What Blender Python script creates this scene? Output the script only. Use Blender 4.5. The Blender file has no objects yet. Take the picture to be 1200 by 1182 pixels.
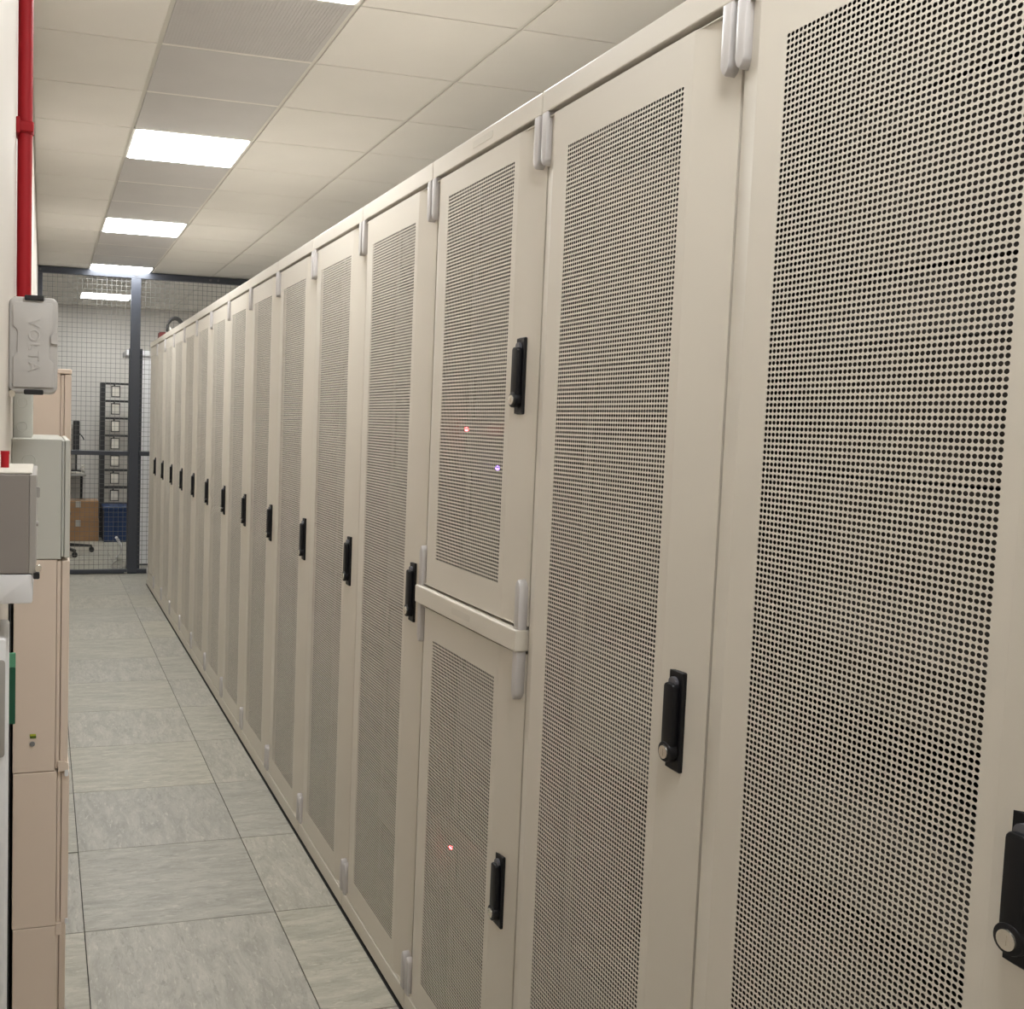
import bpy, bmesh, math, random
from mathutils import Vector, Matrix
random.seed(7)
PI = math.pi
scn = bpy.context.scene
COL = scn.collection

# ------------------------------------------------------------------ camera
F_PX, CX, CY = 1200.9, 397.7, 577.1          # focal length and principal point, pixels of a 1200x1182 frame
YAW, PITCH, ROLL, CAM_H = map(float, (16.211, -4.026, 1.693, 1.593))
yr_, pr_, rr_ = map(math.radians, (YAW, PITCH, ROLL))
fwd = Vector((math.sin(yr_)*math.cos(pr_), math.cos(yr_)*math.cos(pr_), math.sin(pr_)))
rt = Vector((math.cos(yr_), -math.sin(yr_), 0)); up = rt.cross(fwd)
rt2 = math.cos(rr_)*rt + math.sin(rr_)*up
up2 = -math.sin(rr_)*rt + math.cos(rr_)*up
cam_d = bpy.data.cameras.new('camera'); cam = bpy.data.objects.new('camera', cam_d); COL.objects.link(cam)
M4 = Matrix((rt2, up2, -fwd)).transposed().to_4x4(); M4.translation = Vector((0, 0, CAM_H))
cam.matrix_world = M4
cam_d.sensor_fit = 'HORIZONTAL'; cam_d.sensor_width = 36; cam_d.lens = F_PX/1200*36
cam_d.shift_x = (600-CX)/1200; cam_d.shift_y = (CY-591)/1200
cam_d.clip_start = .01; cam_d.clip_end = 100
scn.camera = cam

# ------------------------------------------------------------------ world, exposure, lamp strength
w = bpy.data.worlds.new('world'); scn.world = w; w.use_nodes = True
w.node_tree.nodes['Background'].inputs[0].default_value = (.9, .92, 1, 1)
w.node_tree.nodes['Background'].inputs[1].default_value = .05
scn.view_settings.view_transform = 'Standard'; scn.view_settings.look = 'None'
scn.view_settings.exposure = 0.0; scn.view_settings.gamma = 1; scn.view_settings.use_curve_mapping = False
LAMP_COLOR = (.985, 1.0, .985); LAMP_STRENGTH = 23.5

# ------------------------------------------------------------------ measures
H = 2.992                     # ceiling height
XW = -.06                     # left wall plane
XL2 = -1.9                     # left wall of the room beyond the fence
XR = 4.3                      # right wall plane
YN, YB = -1.35, 13.96          # near and far wall planes
XF = .953                     # front plane of the rack rails
RW, Y0 = .6, 1.308            # rack width; near edge of the second rack

# ------------------------------------------------------------------ materials
def mat(name, col, rough=.5, metal=0, emit=None, strength=0, bump=None, vary=None, spec=.5, coat=0):
    m = bpy.data.materials.new(name); m.use_nodes = True
    nt = m.node_tree; b = nt.nodes['Principled BSDF']
    b.inputs['Base Color'].default_value = (*col, 1); b.inputs['Roughness'].default_value = rough
    b.inputs['Metallic'].default_value = metal; b.inputs['Specular IOR Level'].default_value = spec
    b.inputs['Coat Weight'].default_value = coat
    if emit:
        b.inputs['Emission Color'].default_value = (*emit, 1); b.inputs['Emission Strength'].default_value = strength
    if bump or vary:
        tc = nt.nodes.new('ShaderNodeTexCoord')
    if bump:
        n = nt.nodes.new('ShaderNodeTexNoise'); n.inputs['Scale'].default_value = bump[0]; n.inputs['Detail'].default_value = 3
        bp = nt.nodes.new('ShaderNodeBump'); bp.inputs['Strength'].default_value = bump[1]; bp.inputs['Distance'].default_value = bump[2]
        nt.links.new(tc.outputs['Object'], n.inputs['Vector']); nt.links.new(n.outputs['Fac'], bp.inputs['Height'])
        nt.links.new(bp.outputs['Normal'], b.inputs['Normal'])
    if vary:
        n2 = nt.nodes.new('ShaderNodeTexNoise'); n2.inputs['Scale'].default_value = vary[0]; n2.inputs['Detail'].default_value = 4
        r = nt.nodes.new('ShaderNodeValToRGB')
        a = vary[1]
        r.color_ramp.elements[0].position = .3; r.color_ramp.elements[1].position = .7
        r.color_ramp.elements[0].color = tuple(c*(1-a) for c in col)+(1,)
        r.color_ramp.elements[1].color = tuple(min(1, c*(1+a)) for c in col)+(1,)
        nt.links.new(tc.outputs['Object'], n2.inputs['Vector']); nt.links.new(n2.outputs['Fac'], r.inputs['Fac'])
        nt.links.new(r.outputs['Color'], b.inputs['Base Color'])
    return m

def floor_tile_mat(name, along_x, tint):
    m = bpy.data.materials.new(name); m.use_nodes = True
    nt = m.node_tree; b = nt.nodes['Principled BSDF']; b.inputs['Roughness'].default_value = .42
    b.inputs['Specular IOR Level'].default_value = .35
    tc = nt.nodes.new('ShaderNodeTexCoord'); oi = nt.nodes.new('ShaderNodeObjectInfo')
    ad = nt.nodes.new('ShaderNodeVectorMath'); ad.operation = 'ADD'
    sc_ = nt.nodes.new('ShaderNodeVectorMath'); sc_.operation = 'SCALE'; sc_.inputs[0].default_value = (37, 53, 11)
    nt.links.new(oi.outputs['Random'], sc_.inputs['Scale'])
    nt.links.new(tc.outputs['Object'], ad.inputs[0]); nt.links.new(sc_.outputs[0], ad.inputs[1])
    def noise(sx, sy, scale, det, rough=.6):
        mp = nt.nodes.new('ShaderNodeMapping'); mp.inputs['Scale'].default_value = (sx, sy, 1) if along_x else (sy, sx, 1)
        n = nt.nodes.new('ShaderNodeTexNoise'); n.inputs['Scale'].default_value = scale; n.inputs['Detail'].default_value = det
        n.inputs['Roughness'].default_value = rough; n.inputs['Distortion'].default_value = .6
        nt.links.new(ad.outputs[0], mp.inputs['Vector']); nt.links.new(mp.outputs[0], n.inputs['Vector'])
        return n.outputs['Fac']
    def ramp(src, p0, c0, p1, c1):
        r = nt.nodes.new('ShaderNodeValToRGB'); e = r.color_ramp.elements
        e[0].position = p0; e[0].color = (*c0, 1); e[1].position = p1; e[1].color = (*c1, 1)
        nt.links.new(src, r.inputs['Fac']); return r.outputs['Color']
    def mix(fac, a, bb):
        x = nt.nodes.new('ShaderNodeMix'); x.data_type = 'RGBA'
        nt.links.new(fac, x.inputs['Factor'])
        for s, k in ((a, 'A'), (bb, 'B')):
            i = [q for q in x.inputs if q.name == k and q.type == 'RGBA'][0]
            if isinstance(s, tuple): i.default_value = (*s, 1)
            else: nt.links.new(s, i)
        return [q for q in x.outputs if q.type == 'RGBA'][0]
    t = tint
    base = ramp(noise(1, 3.6, 5.5, 12, .74), .36, (t[0]*.76, t[1]*.765, t[2]*.75), .66, (t[0]*1.14, t[1]*1.14, t[2]*1.13))
    dark = ramp(noise(1.0, 4.0, 16, 6, .75), .535, (0, 0, 0), .66, (1, 1, 1))
    light = ramp(noise(1.0, 3.6, 22, 5, .7), .555, (0, 0, 0), .70, (1, 1, 1))
    c = mix(dark, base, (t[0]*.70, t[1]*.72, t[2]*.70))
    c = mix(light, c, (t[0]*1.30, t[1]*1.30, t[2]*1.28))
    hs = nt.nodes.new('ShaderNodeHueSaturation'); nt.links.new(c, hs.inputs['Color'])
    for k, lo, hi in (('Value', .93, 1.06), ('Saturation', .8, 1.08)):
        mr = nt.nodes.new('ShaderNodeMapRange'); mr.inputs['To Min'].default_value = lo; mr.inputs['To Max'].default_value = hi
        nt.links.new(oi.outputs['Random'], mr.inputs['Value']); nt.links.new(mr.outputs[0], hs.inputs[k])
    nt.links.new(hs.outputs['Color'], b.inputs['Base Color'])
    return m

CREAM = (.70, .655, .58)
M = dict(
    cream=mat('rack_cream_paint', CREAM, .38, bump=(420, .06, .001), spec=.5),
    creamin=mat('rack_inner_paint', (.12, .11, .10), .6),
    dark=mat('dark_gap', (.012, .011, .01), .7),
    equip=mat('equipment_black', (.045, .040, .034), .45, vary=(9, .5)),
    equip2=mat('equipment_grey', (.09, .087, .083), .5, vary=(9, .3)),
    hinge=mat('hinge_grey_plastic', (.58, .555, .55), .38),
    black=mat('handle_black', (.007, .007, .009), .42, spec=.3),
    blackm=mat('black_matt', (.018, .018, .02), .55),
    chrome=mat('lock_metal', (.78, .74, .66), .25, metal=.85),
    knob=mat('handle_button_grey', (.11, .11, .125), .35),
    wall=mat('wall_paint', (.74, .68, .615), .6, bump=(160, .12, .001), vary=(2.2, .015)),
    wallb=mat('back_wall_paint', (.66, .63, .59), .7, vary=(1.2, .03)),
    ctile=mat('ceiling_tile', (.765, .73, .68), .85, bump=(260, .25, .0012), vary=(3, .02)),
    cbar=mat('ceiling_grid', (.70, .67, .61), .6),
    vent=mat('vent_tile_grey', (.53, .505, .49), .55, bump=(300, .1, .001), vary=(4, .03)),
    diff=mat('lamp_diffuser', (1, 1, 1), .5, emit=LAMP_COLOR, strength=LAMP_STRENGTH),
    lframe=mat('lamp_frame', (.75, .73, .68), .5),
    dred=mat('dark_red', (.14, .012, .012), .5),
    red=mat('red_pipe_paint', (.43, .012, .020), .5, spec=.3),
    beige=mat('cabinet_beige', (.82, .69, .585), .42, vary=(3, .02)),
    greygreen=mat('enclosure_grey_green', (.60, .60, .555), .45),
    plastic=mat('enclosure_grey_plastic', (.58, .558, .54), .42),
    greydev=mat('device_grey', (.30, .272, .257), .45),
    greydev2=mat('device_grey_light', (.40, .38, .36), .45),
    white=mat('white_plastic', (.84, .84, .86), .4),
    green=mat('green_plastic', (.008, .095, .05), .4),
    green2=mat('green_pale', (.10, .32, .19), .4),
    steel=mat('fence_anthracite', (.045, .050, .065), .38),
    wire=mat('fence_wire', (.15, .148, .14), .45),
    blue=mat('blue_plastic', (.006, .030, .105), .45),
    brown=mat('cardboard', (.33, .19, .095), .8, vary=(6, .12)),
    paper=mat('paper_white', (.66, .62, .55), .7),
    cable=mat('cable_grey', (.42, .40, .36), .6),
    desk=mat('desk_grey', (.30, .29, .27), .5),
    ledr=mat('led_red', (1, .1, .1), .5, emit=(1, .05, .06), strength=30),
    ledb=mat('led_blue', (.2, .1, 1), .5, emit=(.25, .12, 1), strength=10),
    yellow=mat('label_yellow_green', (.50, .55, .04), .5),
    darkgreen=mat('label_dark_green', (.10, .16, .02), .5),
    dot=mat('grey_stud', (.25, .25, .26), .4, metal=.4),
)
TX = floor_tile_mat('floor_tile_streaks_across', True, (.405, .385, .328))
TY = floor_tile_mat('floor_tile_streaks_along', False, (.395, .375, .328))

# ------------------------------------------------------------------ mesh helpers
def bx(bm, x0, x1, y0, y1, z0, z1, bev=0, seg=1):
    vs = [bm.verts.new(p) for p in ((x0,y0,z0),(x1,y0,z0),(x1,y1,z0),(x0,y1,z0),(x0,y0,z1),(x1,y0,z1),(x1,y1,z1),(x0,y1,z1))]
    fs = [bm.faces.new([vs[i] for i in q]) for q in ((0,3,2,1),(4,5,6,7),(0,1,5,4),(1,2,6,5),(2,3,7,6),(3,0,4,7))]
    if bev:
        es = list({e for f in fs for e in f.edges})
        bmesh.ops.bevel(bm, geom=es, offset=bev, segments=seg, affect='EDGES', profile=.5)
    return vs

def prism(bm, pts, a0, a1, axis, bev=0):
    """outline pts (2D) extruded from a0 to a1 along axis 'x','y' or 'z'."""
    def P(p, a):
        return {'x': (a, p[0], p[1]), 'y': (p[0], a, p[1]), 'z': (p[0], p[1], a)}[axis]
    A = [bm.verts.new(P(p, a0)) for p in pts]; B = [bm.verts.new(P(p, a1)) for p in pts]
    n = len(pts)
    fs = [bm.faces.new(A), bm.faces.new(B[::-1])]
    for i in range(n):
        fs.append(bm.faces.new((A[i], B[i], B[(i+1) % n], A[(i+1) % n])))
    bmesh.ops.recalc_face_normals(bm, faces=fs)
    if bev:
        es = list({e for f in fs[:2] for e in f.edges})
        bmesh.ops.bevel(bm, geom=es, offset=bev, segments=2, affect='EDGES', profile=.5)

def cyl(bm, c, axis, r, h, n=16, r2=None):
    r2 = r if r2 is None else r2
    rot = {'z': Matrix(), 'x': Matrix.Rotation(PI/2, 4, 'Y'), 'y': Matrix.Rotation(-PI/2, 4, 'X')}[axis]
    bmesh.ops.create_cone(bm, cap_ends=True, segments=n, radius1=r, radius2=r2, depth=h, matrix=Matrix.Translation(c) @ rot)

def tube(bm, pts, r, n=8):
    rings = []
    for i, p in enumerate(pts):
        p = Vector(p)
        d = (Vector(pts[min(i+1, len(pts)-1)]) - Vector(pts[max(i-1, 0)])).normalized()
        a = d.cross(Vector((0, 0, 1)) if abs(d.z) < .9 else Vector((1, 0, 0))).normalized(); b = d.cross(a)
        rings.append([bm.verts.new(p + r*(math.cos(2*PI*k/n)*a + math.sin(2*PI*k/n)*b)) for k in range(n)])
    for A, B in zip(rings, rings[1:]):
        for k in range(n): bm.faces.new((A[k], A[(k+1) % n], B[(k+1) % n], B[k]))
    bm.faces.new(rings[0][::-1]); bm.faces.new(rings[-1])

def rrect(x0, x1, y0, y1, r, n=5):
    out = []
    for cx, cy, a in ((x1-r, y0+r, -90), (x1-r, y1-r, 0), (x0+r, y1-r, 90), (x0+r, y0+r, 180)):
        for k in range(n+1):
            t = math.radians(a + 90*k/n); out.append((cx + r*math.cos(t), cy + r*math.sin(t)))
    return out

def obj(name, bm, m, parent=None, smooth=False, loc=None):
    me = bpy.data.meshes.new(name)
    if isinstance(bm, bmesh.types.BMesh):
        bmesh.ops.recalc_face_normals(bm, faces=bm.faces[:]) if smooth else None
        bm.to_mesh(me); bm.free()
    else: me = bm
    me.materials.clear(); me.materials.append(m)
    if smooth:
        for p in me.polygons: p.use_smooth = True
        me.set_sharp_from_angle(angle=math.radians(35))
    o = bpy.data.objects.new(name, me); COL.objects.link(o)
    if parent: o.parent = parent
    if loc: o.location = loc
    return o
def B(): return bmesh.new()
def box_obj(name, m, parent, *d, bev=0, seg=1):
    b = B(); bx(b, *d, bev=bev, seg=seg); return obj(name, b, m, parent)
def thing(name, label, cat, loc=(0,0,0), group=None):
    o = bpy.data.objects.new(name, None); COL.objects.link(o); o.location = loc; o.empty_display_size = .05
    o['label'] = label; o['category'] = cat
    if group: o['group'] = group
    return o
def tag(o, label, cat, group=None):
    o['label'] = label; o['category'] = cat
    if group: o['group'] = group
    return o
def struct(name, m, *d, bev=0):
    o = box_obj(name, m, None, *d, bev=bev); o['kind'] = 'structure'; return o

# ------------------------------------------------------------------ room shell
struct('wall_left', M['wall'], XW-.2, XW, YN, 10.41, -.05, H+.05)
struct('wall_left_rear', M['wallb'], XL2-.2, XL2, 10.3, YB, -.05, H+.05)
struct('wall_return', M['wallb'], XL2, XW-.2, 10.3, 10.41, -.05, H+.05)
struct('wall_right', M['wallb'], XR, XR+.2, YN, YB, -.05, H+.05)
struct('wall_far', M['wallb'], XL2-.2, XR+.2, YB, YB+.2, -.05, H+.05)
struct('wall_near', M['wall'], XW-.2, XR+.2, YN-.2, YN, -.05, H+.05)
tr = struct('trim_1', M['wall'], XW, -.050, YN, 1.50, 0, H)      # slim pilaster on the left wall beside the camera
# floor: dark bedding with single vinyl tiles
fl = struct('floor', M['dark'], XL2-.2, XR+.2, YN-.2, YB+.2, -.06, -.004)
XFL, YFL = .137, 3.137
tile_cache = {}
def tile_mesh(x0, x1, y0, y1, key, z0, z1, bev):
    k = (round(x1-x0, 3), round(y1-y0, 3), key)
    if k not in tile_cache:
        b = B(); wx, wy = (x1-x0)/2, (y1-y0)/2
        bx(b, -wx, wx, -wy, wy, z0, z1, bev=bev)
        me = bpy.data.meshes.new(key); b.to_mesh(me); b.free(); tile_cache[k] = me
    return tile_cache[k]
def place_tile(name, x0, x1, y0, y1, key, m, parent, z, z0, z1, bev=0):
    me = tile_mesh(x0, x1, y0, y1, key, z0, z1, bev)
    if not me.materials: me.materials.append(m)
    o = bpy.data.objects.new(name, me); COL.objects.link(o); o.parent = parent
    o.location = ((x0+x1)/2, (y0+y1)/2, z)
    return o
g = .0014
for j in range(-8, 19):
    for i in range(-4, 7):
        if i < -1 and j < 12: continue
        x0, x1 = XFL+.6*i, XFL+.6*(i+1); y0, y1 = YFL+.6*j, YFL+.6*(j+1)
        if y0 < YN: y0 = YN
        if y1 > YB: y1 = YB
        x0 = max(x0, XW+.001 if j < 12 else XL2); x1 = min(x1, XR)
        if x1-x0 < .03 or y1-y0 < .03: continue
        if i >= 2 and y1 < 9.9 and y0 > .3: continue          # hidden below the racks
        if i == 1 and .2 < y0 < 9.7: x1 = .948                # cut along the front of the racks
        if i == -1 and j == 0: y1 -= .006
        m = TX if (i+j) % 2 == 0 else TY
        place_tile('floor_tile', x0+g, x1-g, y0+g, y1-g, 'ft%d' % ((i+j) % 2), m, fl, 0, -.004, 0, .0006)
# ceiling: slab with hanging grid, tiles, grey vent tiles and light panels
ce = struct('ceiling', M['cbar'], XL2-.2, XR+.2, YN-.2, YB+.2, H+.007, H+.1)
XC, YC = .412, 4.024
light_rows = (-6,  -2, 2, 6, 10, 14)
for j in range(-11, 17):
    for i in range(-4, 7):
        if i < -1 and j < 11: continue
        x0, x1 = XC+.6*i, XC+.6*(i+1); y0, y1 = YC+.6*j, YC+.6*(j+1)
        if (i in (0, 5)) and j in light_rows: continue
        y0 = max(y0, YN); y1 = min(y1, YB); x0 = max(x0, XW if j < 11 else XL2); x1 = min(x1, XR)
        if x1-x0 < .04 or y1-y0 < .04: continue
        gx, gy = .009, (.0035 if i or j > 11 else .010)
        if i == 0 and j < 12: place_tile('vent_tile', x0+gx, x1-gx, y0+gy, y1-gy, 'vent', M['vent'], ce, H, 0, .006, .001)
        else: place_tile('ceiling_tile', x0+gx, x1-gx, y0+gy, y1-gy, 'ct', M['ctile'], ce, H, 0, .006, .0015)
# the vent tile nearest the viewer carries fine raised ribs
b = B()
for k in range(46):
    xx = XC+.02+k*.0122
    bx(b, xx, xx+.004, YC-.585, YC-.015, H-.0016, H+.0005)
o = obj('vent_ribs', b, M['vent'], ce); o['kind'] = 'stuff'
for j in (-4, -3, -1, 0, 1, 2, 4, 5, 8, 9):
    box_obj('grid_bar', M['ctile'], ce, XC+.009, XC+.591, YC+.6*j-.0095, YC+.6*j+.0095, H+.0004, H+.007)

LL = {-2: 'bright square ceiling light cut off by the top edge of the photo',
      2: 'largest bright square ceiling light fully in view, above the aisle',
      6: 'second bright ceiling light in full view, halfway down the aisle ceiling',
      10: 'bright ceiling light right in front of the dark fence top beam',
      14: 'bright ceiling light seen through the wire mesh of the fence',
      -6: 'square ceiling light over the aisle just above the viewer',
      }
b = B(); prism(b, rrect(-.283, .283, -.289, .289, .02), -.004, .0, 'z'); dm = bpy.data.meshes.new('diffuser'); b.to_mesh(dm); b.free()
b = B()
for d in ((-.297, -.281, -.297, .297), (.281, .297, -.297, .297), (-.281, .281, -.297, -.287), (-.281, .281, .287, .297)): bx(b, d[0], d[1], d[2], d[3], -.002, .006)
fm = bpy.data.meshes.new('light_frame'); b.to_mesh(fm); b.free()
dm.materials.append(M['diff']); fm.materials.append(M['lframe'])
for i in (0, 5):  # the row behind the racks is added, unseen, to brighten the ceiling there
    for j in light_rows:
        lab = LL[j] if i == 0 else 'added unseen ceiling light behind the racks, %s from the near end' % ('first', 'second', 'third', 'fourth', 'fifth', 'sixth')[light_rows.index(j)]
        t = thing('ceiling_light', lab, 'ceiling light', (XC+.6*i+.3, YC+.6*j+.3, H), 'square light panels in the ceiling' if i == 0 else 'added unseen light panels behind the racks')
        for nm, me in (('diffuser', dm), ('light_frame', fm)):
            o = bpy.data.objects.new(nm, me); COL.objects.link(o); o.parent = t

# ------------------------------------------------------------------ server racks
PY0, PY1 = .120, .490              # perforated field, measured from the near edge of a rack
def perf_mesh(name, z0, z1):
    nc = 48; nr = round((z1-z0)/.0081)
    px, pz = (PY1-PY0)/nc, (z1-z0)/nr
    ry, rz = .00348, .00300; X, T = XF+.002, .0006
    V = [(X, PY0+i*px, z0+j*pz) for j in range(nr+1) for i in range(nc+1)]
    F = []
    an = [math.radians(22.5+45*k) for k in range(8)]
    cs = [(ry*math.cos(a), rz*math.sin(a)) for a in an]
    for j in range(nr):
        for i in range(nc):
            c = (PY0+(i+.5)*px, z0+(j+.5)*pz); s = len(V)
            V += [(X, c[0]+a, c[1]+d) for a, d in cs]; V += [(X+T, c[0]+a, c[1]+d) for a, d in cs]
            c00 = j*(nc+1)+i; c10 = c00+1; c01 = c00+nc+1; c11 = c01+1
            # octagon vertex k at 22.5+45k deg: 0,1 upper right ... 7,0 right side
            F += [(c11, s+0, s+1), (c01, s+2, s+3), (c00, s+4, s+5), (c10, s+6, s+7),
                  (c11, s+1, s+2, c01), (c01, s+3, s+4, c00), (c00, s+5, s+6, c10), (c10, s+7, s+0, c11)]
            for k in range(8):
                q = (k+1) % 8; F.append((s+k, s+8+k, s+8+q, s+q))
    me = bpy.data.meshes.new(name); me.from_pydata(V, [], F); me.update()
    me.materials.append(M['cream'])
    return me
Z_TOP, Z_SEAM, Z_LEDGE = 2.259, 2.2146, .058
def door_mesh(z0, z1, p0, p1):
    """sheet door: flat middle standing proud, both sides sloping back to the joints"""
    b = B(); Xp, Xe, Xb = XF+.002, XF+.019, XF+.034
    e0, e1 = .0030, .5970
    t = .002
    prism(b, [(Xe, e0), (Xp, .098), (Xp, PY0), (Xp+t, PY0), (Xp+t, .098), (Xe+t, e0+t), (Xb, e0+t), (Xb, e0)], z0, z1, 'z')
    prism(b, [(Xp, PY1), (Xp, .546), (Xe, e1), (Xb, e1), (Xb, e1-t), (Xe+t, e1-t), (Xp+t, .546), (Xp+t, PY1)], z0, z1, 'z')
    bx(b, Xp, Xp+t, PY0, PY1, z0, p0); bx(b, Xp, Xp+t, PY0, PY1, p1, z1)
    bx(b, Xp+t, Xb, .01, .59, z0, z0+.002); bx(b, Xp+t, Xb, .01, .59, z1-.002, z1)
    bmesh.ops.remove_doubles(b, verts=b.verts[:], dist=1e-6)
    me = bpy.data.meshes.new('door'); b.to_mesh(me); b.free(); me.materials.append(M['cream']); return me
def mk(name, bm, m, smooth=False):
    me = bpy.data.meshes.new(name); bm.to_mesh(me); bm.free(); me.materials.append(m)
    if smooth:
        for p in me.polygons: p.use_smooth = True
        me.set_sharp_from_angle(angle=math.radians(35))
    return me
def put(name, me, parent, loc=(0, 0, 0)):
    o = bpy.data.objects.new(name, me); COL.objects.link(o); o.parent = parent; o.location = loc; return o
# hinge cover: slim pill with a pointed tip, hanging down from a rail (local origin at the rail edge)
def cover_mesh(up_):
    b = B(); s = 1 if up_ else -1; w_ = .0108; L = .104
    pts = [(-w_, 0), (w_, 0), (w_, s*(L-.016)), (w_*.55, s*(L-.005)), (0, s*L), (-w_*.55, s*(L-.005)), (-w_, s*(L-.016))]
    prism(b, pts, XF-.003, XF+.020, 'x', bev=.004)
    bmesh.ops.recalc_face_normals(b, faces=b.faces[:])
    return mk('hinge_cover', b, M['hinge'], True)
COV_D, COV_U = cover_mesh(False), cover_mesh(True)
# handle pieces, local origin at plate centre on the sloping side strip
HX = XF+.011
b = B(); bx(b, HX-.006, HX+.008, -.021, .021, -.080, .080, bev=.002); PLATE = mk('handle_plate', b, M['black'])
b = B(); prism(b, rrect(-.013, .013, -.064, .060, .008, 4), HX-.0185, HX-.005, 'x', bev=.003)
prism(b, rrect(-.017, .017, -.066, -.034, .0155, 6), HX-.0200, HX-.005, 'x', bev=.002); bmesh.ops.recalc_face_normals(b, faces=b.faces[:])
LEVER = mk('swing_lever', b, M['black'], True)
b = B(); cyl(b, (HX-.0205, 0, -.0505), 'x', .0105, .004, 20); bx(b, HX-.0232, HX-.0220, -.0012, .0012, -.056, -.045); LOCK = mk('lock_cylinder', b, M['chrome'], False)
b = B(); cyl(b, (HX-.0085, 0, .060), 'x', .0095, .007, 20); BUTTON = mk('release_button', b, M['knob'], False)

FULLP = perf_mesh('perforated_panel', .139, 2.129)
UPP = perf_mesh('perforated_panel', 1.249, 2.152)
LOWP = perf_mesh('perforated_panel', .139, 1.044)
DOORF = door_mesh(Z_LEDGE+.004, Z_SEAM-.010, .139, 2.129)
DOORU = door_mesh(1.177, Z_SEAM-.010, 1.249, 2.152)
DOORL = door_mesh(Z_LEDGE+.004, 1.1175, .139, 1.044)
b = B(); bx(b, XF, XF+.05, .0020, .5980, Z_SEAM, Z_TOP, bev=.0025, seg=2); RAILT = mk('top_rail', b, M['cream'])
b = B(); bx(b, XF, XF+.05, .0012, .5988, .006, Z_LEDGE, bev=.0018, seg=1); RAILB = mk('bottom_rail', b, M['cream'])
b = B(); bx(b, XF-.010, XF+.05, .0020, .5980, 1.1247, 1.170, bev=.003, seg=2); RAILM = mk('middle_rail', b, M['cream'])
# carcass: open-fronted sheet box
b = B(); XB = XF+1.0; xs = XF+.036
bx(b, xs, XB, .001, .012, .0, Z_TOP-.004); bx(b, xs, XB, .588, .599, .0, Z_TOP-.004)
bx(b, xs, XB, .012, .588, Z_TOP-.02, Z_TOP-.004); bx(b, xs, XB, .012, .588, .0, .03); bx(b, XB-.012, XB, .012, .588, .03, Z_TOP-.02)
CARC = mk('carcass', b, M['cream'])
b = B(); xs += .001
bx(b, xs, XB-.014, .0125, .014, .03, Z_TOP-.021); bx(b, xs, XB-.014, .586, .5875, .03, Z_TOP-.021); bx(b, xs, XB-.014, .0145, .5855, .0305, .032)
bx(b, xs, XB-.014, .0145, .5855, Z_TOP-.0225, Z_TOP-.021); bx(b, XB-.0135, XB-.0125, .0145, .5855, .03, Z_TOP-.021)
LINER = mk('shade_liner', b, M['equip'])  # dark sheets added to keep the inside dark behind the door holes
b = B(); bx(b, XF+.012, XF+.05, .002, .598, 0, .0062); PLINTH = mk('plinth_strip', b, M['dark'])
# inside: dark mounting rails and stacked equipment fronts behind the perforation
def equipment(seed):
    R = random.Random(seed); out = {0: B(), 1: B()}
    for m_, yy in ((0, (.055, .085)), (0, (.515, .545))): bx(out[0], XF+.10, XF+.13, yy[0], yy[1], .05, 2.19)
    z = .07
    while z < 2.12:
        u = R.choice((1, 1, 2, 2, 3, 4))*.0445
        if R.random() < .8:
            d = R.choice((.085, .09, .105))
            bx(out[0 if R.random() < .72 else 1], XF+d, XF+.7, .086, .514, z, min(z+u-.003, 2.17))
        z += u
    return mk('mounting_frame', out[0], M['equip']), mk('grey_units', out[1], M['equip2'])
EQ = [equipment(s) for s in (1, 2, 3, 4)]

ORD = ['', 'second', 'third', 'fourth', 'fifth', 'sixth', 'seventh', 'eighth', 'ninth', 'tenth', 'eleventh', 'twelfth', 'thirteenth', 'fourteenth', 'last']
def rack(k):
    y = Y0 + (k-1)*RW
    if k == 0: lab = 'nearest cream rack cabinet with perforated door, cut off by the right edge'
    elif k == 1: lab = 'tall cream perforated-door rack, second nearest, between nearest rack and the split-door rack'
    elif k == 2: lab = 'cream rack with two short perforated doors split by a middle rail'
    elif k == 14: lab = 'farthest cream rack cabinet at the end of the row beside the fence'
    else: lab = 'cream rack with one tall perforated door, %s in the row from the camera' % ORD[k]
    if k == 3: lab = 'full-height cream rack right beyond the split-door rack'
    t = thing('server_rack', lab, 'server rack', (0, y, 0), 'row of cream server racks')
    put('carcass', CARC, t); put('shade_liner', LINER, t); put('top_rail', RAILT, t); put('bottom_rail', RAILB, t); put('plinth_strip', PLINTH, t)
    e = EQ[k % 4]; 
    for nm, me in (('mounting_frame', e[0]), ('equipment_unit', e[1])): put(nm, me, t)['kind'] = 'stuff'
    doors = [(DOORF, FULLP, 1.138, Z_SEAM, Z_LEDGE)] if k != 2 else [(DOORU, UPP, 1.697, Z_SEAM, 1.170), (DOORL, LOWP, .586, 1.1247, Z_LEDGE)]
    if k == 2:
        put('middle_rail', RAILM, t)
        for nm, xx, zz in (('name_plate', XF-.0105, 1.148), ('name_plate', XF-.0005, 2.238)):
            b = B(); prism(b, rrect(.235, .345, zz-.008, zz+.008, .003, 3), xx, xx+.002, 'x')
            o = obj('name_plate', b, M['paper'], t); o['label'] = 'small pale name plate'
    for dm_, pm, hz, zt, zb in doors:
        d = put('door', dm_, t)
        p = put('perforated_panel', pm, d); p['kind'] = 'stuff'
        for nm, me in (('handle_plate', PLATE), ('swing_lever', LEVER), ('lock_cylinder', LOCK), ('release_button', BUTTON)):
            o = put(nm, me, d, (0, .066, hz))
        for yy in (.0165, .5835):
            put('hinge_cover', COV_D, t, (0, yy, zt)); put('hinge_cover', COV_U, t, (0, yy, zb))
    return t
for k in range(15): rack(k)

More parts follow.
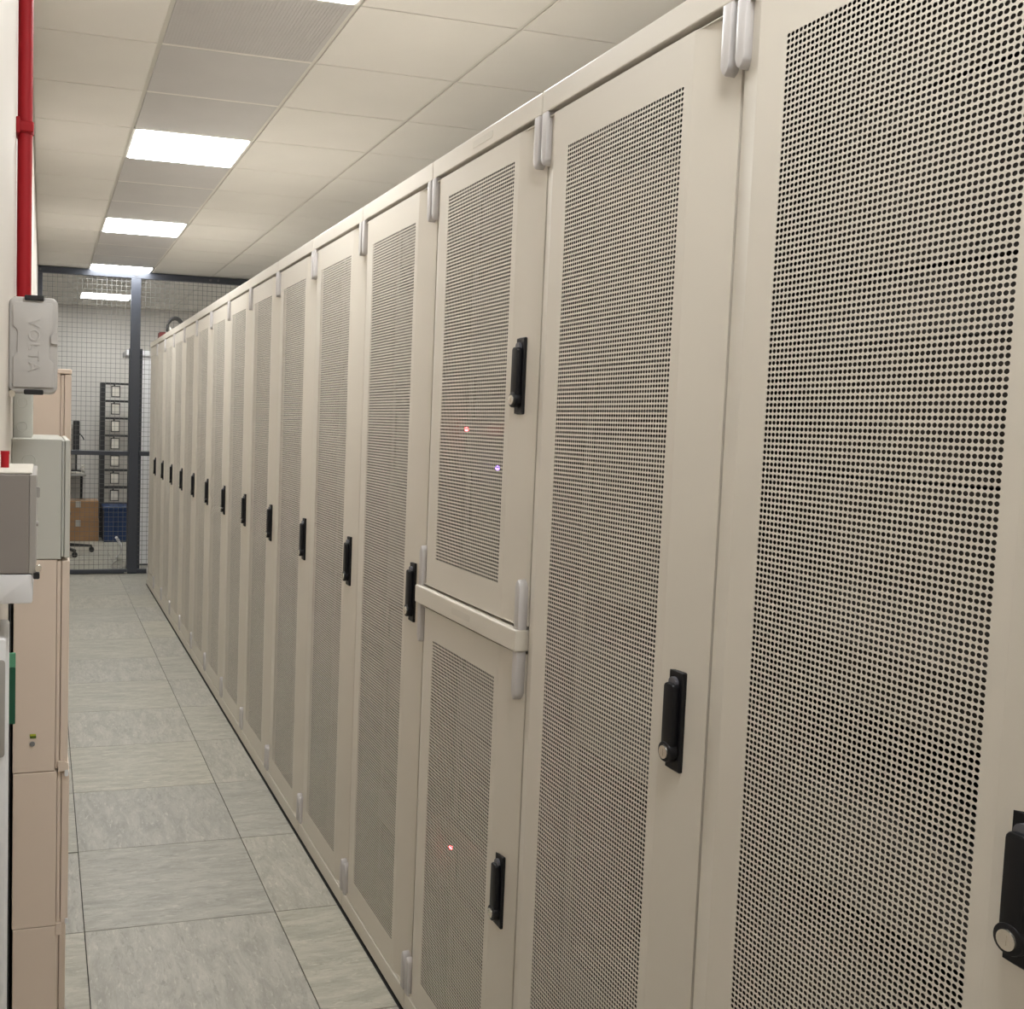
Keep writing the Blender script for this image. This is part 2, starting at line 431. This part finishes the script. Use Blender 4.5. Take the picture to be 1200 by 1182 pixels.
# servers with glowing lights behind the split doors
def server(y, z, lab, lm, ledy, ledz):
    t = thing('rack_server', lab, 'server', (XF+.06, Y0+.6, z))
    b = B(); bx(b, .0, .022, .09, .51, 0, .042, bev=.002); obj('front_panel', b, M['equip'], t)
    b = B(); bmesh.ops.create_icosphere(b, subdivisions=2, radius=.0050, matrix=Matrix.Translation((-.040, ledy, ledz))); obj('status_light', b, lm, t)
server(0, 1.561, 'thin black server with red light behind the upper short door', M['ledr'], .366, .02)
server(0, 1.478, 'thin black server with violet-blue light behind the upper short door', M['ledb'], .184, .02)
server(0, .533, 'thin black server with red light behind the lower short door', M['ledr'], .366, .02)

# black cable loop and red plug lying on top of the far racks
t = thing('cable_coil', 'black cable loop on top of the farthest racks', 'cable', (1.03, 8.45, Z_TOP))
b = B()
for q in range(3):
    rr = .095-.006*q
    tube(b, [(rr*.8*math.cos(a), .02*q+.3*rr*math.cos(a), max(.009, .012+rr*1.25*math.sin(a))) for a in [PI*s/20 for s in range(0, 21)]], .008)
obj('loop', b, M['blackm'], t, True)
b = B(); tube(b, [(-.05, .12, .01), (-.045, .0, .045), (-.05, -.1, .01)], .010); obj('cable_tail', b, M['cable'], t, True)
t = thing('plug_connector', 'dark red plug lying beside the cable loop on the racks', 'plug', (1.0, 9.12, Z_TOP))
b = B(); bx(b, -.035, .02, -.07, .07, .0, .055, bev=.008, seg=2); obj('plug_body', b, M['dred'], t)
b = B(); cyl(b, (.005, .1, .022), 'y', .012, .05); obj('plug_collar', b, M['cable'], t, True)

# ------------------------------------------------------------------ left wall installations (all seen end on)
# red pipe
t = thing('red_pipe', 'vertical bright red fire pipe at the left wall', 'pipe', (-.0420, 2.35, 0))
b = B(); cyl(b, (0, 0, (1.66+H)/2), 'z', .0155, H-1.66, 24); obj('pipe_run', b, M['red'], t, True)
b = B(); cyl(b, (0, 0, 2.197), 'z', .0185, .026, 24); bx(b, -.018, .018, -.022, -.012, 2.186, 2.208, bev=.002); bx(b, -.0185, -.010, -.030, .030, 2.180, 2.214, bev=.002)
obj('pipe_clamp', b, M['red'], t, True)
# grey plastic case with raised letters
t = thing('plastic_case', 'grey plastic case with raised letters and black latches under the red pipe', 'case', (-.0175, 1.95, 1.7125))
W2, H2 = .0425, .086
b = B(); prism(b, rrect(-W2, W2, -H2, H2, .013, 6), 0, .16, 'y', bev=.004); obj('case_body', b, M['plastic'], t, True)
b = B()
pts = [(-.035, -.076), (.035, -.076), (.035, -.032), (.0275, -.024), (.0275, .016), (.035, .028), (.035, .070), (.031, .076), (-.031, .076), (-.036, .070), (-.036, .034), (-.028, .026), (-.028, -.014), (-.035, -.022)]
prism(b, pts, -.0035, .003, 'y', bev=.0012); obj('lid_panel', b, M['plastic'], t, True)
b = B(); prism(b, [(.030, .004), (.0425, .002), (.0425, .024), (.036, .024), (.030, .016)], -.0045, .003, 'y', bev=.0008); obj('finger_catch', b, M['plastic'], t)
for s in (1, -1):
    b = B(); bx(b, -.016, .018, -.006, .02, s*.0845-.0045, s*.0845+.0045, bev=.0015); obj('latch', b, M['blackm'], t)
tcu = bpy.data.curves.new('t', 'FONT'); tcu.body = 'VOLTA'; tcu.size = .028; tcu.extrude = .0005; tcu.bevel_depth = .0003; tcu.align_x = 'CENTER'; tcu.align_y = 'CENTER'; tcu.space_character = 1.12
tob = bpy.data.objects.new('t', tcu); COL.objects.link(tob)
tme = bpy.data.meshes.new_from_object(tob.evaluated_get(bpy.context.evaluated_depsgraph_get())); bpy.data.objects.remove(tob)
tme.transform(Matrix.Rotation(PI/2, 4, 'X')); tme.transform(Matrix.Rotation(PI/2, 4, 'Y'))
o = obj('raised_letters', tme, M['plastic'], t); o.location = (0, -.0040, 0)
b = B(); cyl(b, (-.037, .004, -.0885), 'y', .006, .02, 14); o = obj('glossy_stud', b, M['chrome'], t, True)

# junction box with knock-outs
def rings(parent, m, spots, y):
    for (cx, cz, r) in spots:
        b = B()
        tube(b, [(cx+r*math.cos(a), y, cz+r*math.sin(a)) for a in [2*PI*s/28 for s in range(29)]], .0009, 6)
        obj('knockout', b, m, parent, True)
t = thing('junction_box', 'small grey-green box with two round knock-outs below the plastic case', 'junction box', (-.043, 2.25, 1.584))
b = B(); prism(b, rrect(-.0165, .0215, -.047, .050, .003, 3), 0, .2, 'y', bev=.002); obj('box_body', b, M['greygreen'], t, True)
b = B(); bx(b, -.0165, .0215, -.003, .12, .050, .054); obj('lid_edge', b, M['blackm'], t)
b = B(); bx(b, -.0165, .019, -.003, .12, -.0505, -.047); obj('base_gasket', b, M['blackm'], t)
rings(t, M['greygreen'], [(.0015, .027, .0105), (.0015, -.023, .0105)], -.0005)

# tall beige cabinet standing behind
def end_cabinet(name, label, cat, y, z0, z1, x_l, x_r, x_d, m, depth=.5, door=True, top=None):
    t = thing(name, label, cat, (0, y, z0)); h = z1-z0
    b = B(); bx(b, x_l, x_r, 0, depth, 0, h, bev=.0012); obj('cabinet_body', b, m, t)
    if door:
        w3 = (x_d-x_r)
        b = B(); bx(b, x_r+.0008, x_r+w3*.34, .004, depth, .004, h-.003, bev=.0008); obj('door_return', b, m, t)
        b = B(); bx(b, x_r+w3*.38, x_d, .0, depth, .003, h-.002, bev=.0015); obj('door', b, m, t)
    return t
t = end_cabinet('wall_cabinet', 'tall pale beige cabinet behind the grey-green enclosure', 'cabinet', 2.7, 0, 1.69, -.058, .042, .069, M['beige'])
b = B(); bx(b, .034, .070, -.004, .3, 1.69, 1.702, bev=.002); obj('cap_strip', b, M['beige'], t)
# stacked tower nearer the camera
YT = 2.15
t = end_cabinet('electrical_enclosure', 'grey-green enclosure with a round knock-out on top of the beige tower', 'enclosure', YT, 1.294, 1.538, -.0595, .0375, .0545, M['greygreen'], .42)
rings(t, M['greygreen'], [(-.026, .200, .0125)], -.0004)
t = end_cabinet('wall_cabinet', 'beige cabinet with small yellow-green label, directly under the grey-green enclosure', 'cabinet', YT, .853, 1.2925, -.0535, .0300, .0555, M['beige'], .42)
b = B(); bx(b, -.020, -.008, -.0012, .0005, .076, .0805); o = obj('label_sticker', b, M['yellow'], t)
b = B(); bx(b, -.0195, -.0075, -.0014, .0006, .0715, .0765); o = obj('label_sticker', b, M['darkgreen'], t)
b = B(); cyl(b, (-.0150, -.001, .060), 'y', .0052, .004, 16); obj('round_stud', b, M['dot'], t, True)
b = B(); prism(b, [(.0365, 0), (.0565, .001), (.0575, .008), (.0565, .016), (.0480, .021), (.0365, .020)], -.006, .01, 'y'); o = obj('corner_catch', b, M['beige'], t)
b = B(); prism(b, rrect(.0495, .0575, -.0105, .003, .003, 3), -.007, .002, 'y'); o = obj('catch_tip', b, M['white'], t); o['label'] = 'white catch tip'
t = end_cabinet('wall_cabinet', 'middle beige cabinet of the tower, between label cabinet and the pedestal', 'cabinet', YT, .522, .8515, -.0525, .0345, .0590, M['beige'], .42)
b = B(); bx(b, .0340, .0460, -.003, .006, -.020, .006, bev=.001); obj('bottom_catch', b, M['beige'], t)
b = B(); prism(b, rrect(.0530, .0590, .004, .014, .002, 3), -.004, .002, 'y'); o = obj('catch_tip', b, M['white'], t); o['label'] = 'white catch tip'
end_cabinet('wall_cabinet', 'lowest beige pedestal of the tower standing on the floor', 'cabinet', YT, 0, .5205, -.0510, .0370, .037, M['beige'], .42, door=False)
# black rod added as the shade in the slot between wall and tower
b = B(); tube(b, [(-.0555, 1.96, .0), (-.0555, 1.96, 1.29)], .0028, 10); o = obj('gap_shade_rod', b, M['blackm'], None, True)
tag(o, 'thin black rod standing in for the shaded gap beside the beige tower', 'gap shade')
# green lever
t = thing('green_tag', 'flat green strip with a paler top end beside the beige tower', 'tag', (-.0500, 1.90, 1.030))
b = B(); bx(b, -.0085, .0068, 0, .006, 0, .103, bev=.001); obj('strip', b, M['green'], t)
b = B(); bx(b, -.0085, .0068, -.001, .006, .1035, .130, bev=.001); obj('pale_end', b, M['green2'], t)
# near grey device
t = thing('control_box', 'dark grey box with white lower cover and silver latch at the left edge', 'control box', (0, 1.20, 1.41))
b = B(); bx(b, -.0495, -.0140, 0, .205, 0, .112, bev=.0008); obj('housing', b, M['greydev'], t)
b = B(); bx(b, -.0138, -.0062, .000, .205, 0, .112, bev=.0008); obj('side_cover', b, M['greydev2'], t)
b = B(); bx(b, -.0498, -.0110, .004, .20, .1125, .1145, bev=.0006); obj('lid', b, M['paper'], t)
b = B(); prism(b, rrect(-.0495, -.0095, -.034, -.001, .003, 4), .0, .18, 'y', bev=.001); o = obj('lower_cover', b, M['white'], t, True); o['label'] = 'white lower cover'
b = B(); prism(b, rrect(-.0065, -.0025, .086, .098, .0015, 3), .004, .012, 'y'); obj('side_stud', b, M['greydev2'], t)
b = B(); cyl(b, (-.0055, .008, .056), 'x', .003, .003, 12); obj('side_stud', b, M['greydev2'], t)
b = B(); prism(b, rrect(-.0090, -.0020, -.006, .001, .0015, 3), -.002, .008, 'y'); obj('latch_base', b, M['blackm'], t)
b = B(); cyl(b, (-.0035, .001, .006), 'y', .0035, .008, 16); o = obj('silver_latch', b, M['chrome'], t, True)
b = B(); cyl(b, (-.0435, 1.30, 1.532), 'z', .0048, .017, 16); cyl(b, (-.0435, 1.30, 1.5425), 'z', .0052, .004, 16)
o = obj('red_knob', b, M['red'], t, True); o.location = (0, -1.20, -1.41); o['label'] = 'small red knob on top'
# white box with grey face at the lower left edge
t = thing('wall_box', 'white rounded wall box with grey front at the lower left edge', 'wall box', (0, 1.20, .80))
b = B(); prism(b, rrect(-.0500, -.0375, 0, .535, .004, 4), .0, .12, 'y', bev=.001); obj('box_shell', b, M['white'], t, True)
b = B(); prism(b, rrect(-.0500, -.0385, .400, .512, .004, 4), -.002, .003, 'y', bev=.0006); obj('grey_front', b, M['greydev2'], t, True)

# ------------------------------------------------------------------ mesh fence across the aisle end
YF = 10.35
t = thing('mesh_fence', 'dark steel and wire mesh fence closing the far end of the aisle', 'fence', (0, YF, 0))
box_obj('top_beam', M['steel'], t, -.058, XR, 0, .06, 2.925, H-.006, bev=.003)
box_obj('post', M['steel'], t, -.058, -.014, .002, .058, 0.004, 2.924, bev=.003)
box_obj('post', M['steel'], t, .822, .918, -.004, .062, 0.004, 2.924, bev=.003)
box_obj('post', M['steel'], t, 2.70, 2.76, .0, .06, 0.004, 2.924, bev=.003)
box_obj('gate_stile', M['steel'], t, .817, .948, .063, .110, 0.012, 2.245, bev=.003)
box_obj('middle_rail', M['steel'], t, -.014, .821, .01, .05, 1.182, 1.226, bev=.003)
box_obj('middle_rail', M['steel'], t, .919, 2.70, .01, .05, 1.182, 1.226, bev=.003)
box_obj('bottom_rail', M['steel'], t, -.014, .821, .005, .055, .004, .045, bev=.003)
box_obj('bottom_rail', M['steel'], t, .919, 2.70, .005, .055, .004, .045, bev=.003)
b = B(); bx(b, .95, 1.05, .065, .085, .075, .090); obj('lower_bar', b, M['steel'], t)
b = B()
for xx in (1.60, 1.68): cyl(b, (xx, -.004, 2.955), 'y', .012, .01, 12)
for xx in (-.035, .87): cyl(b, (xx, -.006, 2.955), 'y', .009, .01, 10)
o = obj('bolts', b, M['knob'], t)
for (xa, xb) in ((-.014, .822), (.918, 2.70)):
    b = B(); n = int((xb-xa)/.048)
    for q in range(1, n+1):
        xx = xa+q*(xb-xa)/(n+1); bx(b, xx-.0015, xx+.0015, .026, .0295, .04, 2.926)
    for q in range(1, 61):
        zz = .045+q*.0475; bx(b, xa, xb, .030, .0335, zz-.0015, zz+.0015)
    o = obj('wire_mesh', b, M['wire'], t); o['kind'] = 'stuff'

# ------------------------------------------------------------------ room beyond the fence
# white locker beside the fence
t = thing('tall_locker', 'narrow white cabinet behind the fence, between post and last rack', 'cabinet', (.935, 10.95, 0))
box_obj('locker_body', M['white'], t, .025, .60, 0, .5, 0, 2.20, bev=.004)
box_obj('locker_top', M['white'], t, -.105, .62, -.02, .52, 2.201, 2.262, bev=.004)
# black rack with seven card trays
YS = 13.45
t = thing('wall_rack', 'black open rack with seven shelves against the far wall', 'shelf rack', (.70, YS, 0))
box_obj('upright', M['blackm'], t, .0, .062, 0, .14, 0, 1.985, bev=.003)
box_obj('upright', M['blackm'], t, .43, .46, .0, .14, 0, 1.985, bev=.003)
zs = [1.965, 1.772, 1.588, 1.398, 1.196, 1.012, .83]
zs = [1.99-.222*q for q in range(7)]
for q, z in enumerate(zs): box_obj('shelf', M['blackm'], t, .063, .429, 0, .14, z-.024, z, bev=.002)
box_obj('shelf', M['blackm'], t, .063, .429, 0, .14, .425, .445, bev=.002)
LN = ['top', 'second', 'third', 'fourth', 'fifth', 'sixth', 'lowest']
for q, z in enumerate(zs):
    u = thing('card_frame', 'black framed white card hanging below the %s shelf of the far rack' % LN[q], 'card frame', (.835, YS-.012, z-.185), 'framed cards on the black rack')
    b = B(); bx(b, 0, .115, 0, .01, 0, .012); bx(b, 0, .115, 0, .01, .133, .145); bx(b, 0, .012, 0, .01, .012, .133); bx(b, .103, .115, 0, .01, .012, .133)
    bx(b, .03, .05, .002, .01, .145, .165); obj('frame', b, M['blackm'], u)
    b = B(); bx(b, .012, .103, .003, .008, .012, .133); obj('card', b, M['paper'], u)
# blue crate, cardboard boxes
t = thing('storage_crate', 'dark blue plastic crate on the floor under the black rack', 'crate', (.735, 12.96, 0))
b = B(); bx(b, .0, .32, 0, .40, 0, .43, bev=.01); obj('crate_body', b, M['blue'], t)
b = B(); bx(b, -.012, .332, -.012, .412, .40, .445, bev=.006); bx(b, .1, .22, -.016, -.010, .33, .36)
obj('crate_rim', b, M['blue'], t)
b = B()
for q in range(5): bx(b, .02+q*.067, .034+q*.067, -.008, .002, .03, .39)
obj('crate_ribs', b, M['blue'], t)
for q, (z0, z1, lab) in enumerate(((0, .265, 'lower brown cardboard box on the floor beyond the fence'), (.266, .50, 'upper brown cardboard box stacked beyond the fence'))):
    t = thing('cardboard_box', lab, 'box', (.20, 13.05, z0), 'stacked cardboard boxes')
    b = B(); bx(b, 0, .485-.01*q, 0, .4, 0, z1-z0, bev=.003); obj('carton', b, M['brown'], t)
    b = B(); bx(b, .0, .487-.01*q, .17, .23, z1-z0-.001, z1-z0+.001); bx(b, .2, .26, -.001, .001, z1-z0-.08, z1-z0); obj('tape', b, M['cable'], t)
# desk, monitor and clutter
t = thing('work_desk', 'grey desk end with clutter behind the fence at left', 'desk', (-.05, 13.20, 0))
box_obj('desk_top', M['desk'], t, 0, .58, 0, .74, .80, .828, bev=.003)
for xx in (.02, .53): box_obj('leg', M['blackm'], t, xx, xx+.03, .69, .72, 0, .80)
t = thing('computer_monitor', 'black monitor seen edge on above the far desk', 'monitor', (.36, 13.60, .829))
box_obj('screen_shell', M['blackm'], t, .02, .095, -.05, .30, .27, .66, bev=.006)
box_obj('stand_neck', M['blackm'], t, .045, .07, .10, .16, .02, .275)
box_obj('stand_foot', M['blackm'], t, .0, .12, .03, .24, 0, .02)
b = B(); tube(b, [(.09, .02, .5), (.13, .01, .46), (.15, .0, .42)], .008); obj('cable', b, M['blackm'], t, True)
t = thing('paper_pile', 'loose pale papers lying on the far desk', 'papers', (.40, 13.30, .829))
for q in range(5):
    b = B(); bx(b, -.06, .08, -.02, .1, .004*q, .004*q+.003)
    o = obj('sheet', b, M['paper'], t); o.rotation_euler = (0, 0, .25*(q-2))
t = thing('cable_tangle', 'tangle of pale cable on the far desk beside the monitor', 'cable', (.49, 13.45, .829))
b = B(); tube(b, [(.02*math.cos(a*1.7)+.012*math.sin(a*.6), .05*math.sin(a), .012+.006*a) for a in [s*.35 for s in range(50)]], .006, 6); obj('cable_loops', b, M['paper'], t, True)
# office chair: star base on castors, column, seat, back
t = thing('office_chair', 'black five-star base of an office chair beyond the fence', 'chair', (.14, 11.95, 0))
b = B(); cyl(b, (0, 0, .10), 'z', .04, .07, 16)
for q in range(5):
    a = math.radians(12+72*q); d = Vector((math.cos(a), math.sin(a)))
    n_ = Vector((-d.y, d.x))
    vs = []
    for rr, ww, zt, zb in ((.02, .028, .125, .08), (.42, .018, .085, .062)):
        for s, z in ((-1, zb), (1, zb), (1, zt), (-1, zt)):
            p = d*rr+n_*s*ww; vs.append(b.verts.new((p.x, p.y, z)))
    for f in ((0,1,2,3), (7,6,5,4), (0,4,5,1), (1,5,6,2), (2,6,7,3), (3,7,4,0)): b.faces.new([vs[i] for i in f])
obj('star_base', b, M['blackm'], t)
for q in range(5):
    a = math.radians(12+72*q); c = (.42*math.cos(a), .42*math.sin(a))
    b = B(); cyl(b, (c[0], c[1]-.014, .03), 'y', .03, .018, 16); cyl(b, (c[0], c[1]+.014, .03), 'y', .03, .018, 16); cyl(b, (c[0], c[1], .06), 'z', .009, .03, 8)
    obj('castor', b, M['blackm'], t, True)
b = B(); cyl(b, (0, 0, .28), 'z', .025, .32, 14); obj('gas_column', b, M['knob'], t, True)
box_obj('seat', M['blackm'], t, -.24, .17, -.23, .23, .44, .50, bev=.025, seg=3)
box_obj('backrest', M['blackm'], t, -.26, -.20, -.21, .21, .60, 1.05, bev=.02, seg=3)
box_obj('back_support', M['blackm'], t, -.27, -.25, -.03, .03, .45, .75)
# floor cables and white connector
for q, (cx, cy, r, seed, lab) in enumerate(((.80, 10.80, .10, 1, 'loose loop of pale cable on the floor behind the fence'),)):
    b = B(); R = random.Random(seed)
    pts = [(cx+(r+.03*math.sin(2.3*a))*math.cos(a)*.9, cy+(r+.25*math.sin(a*.7))*math.sin(a)*1.3, .008+.012*abs(math.sin(a*1.4))) for a in [s*.3 for s in range(60)]]
    tube(b, pts, .007, 6); o = obj('floor_cable', b, M['cable'], None, True); tag(o, lab, 'cable')
b = B(); tube(b, [(.80, 11.5, .01), (.835, 11.45, .06), (.84, 11.4, .14), (.80, 11.38, .22), (.78, 11.36, .25)], .016, 8); o = obj('white_hose', b, M['white'], None, True)
tag(o, 'short white hose end standing up left of the fence post foot', 'hose')
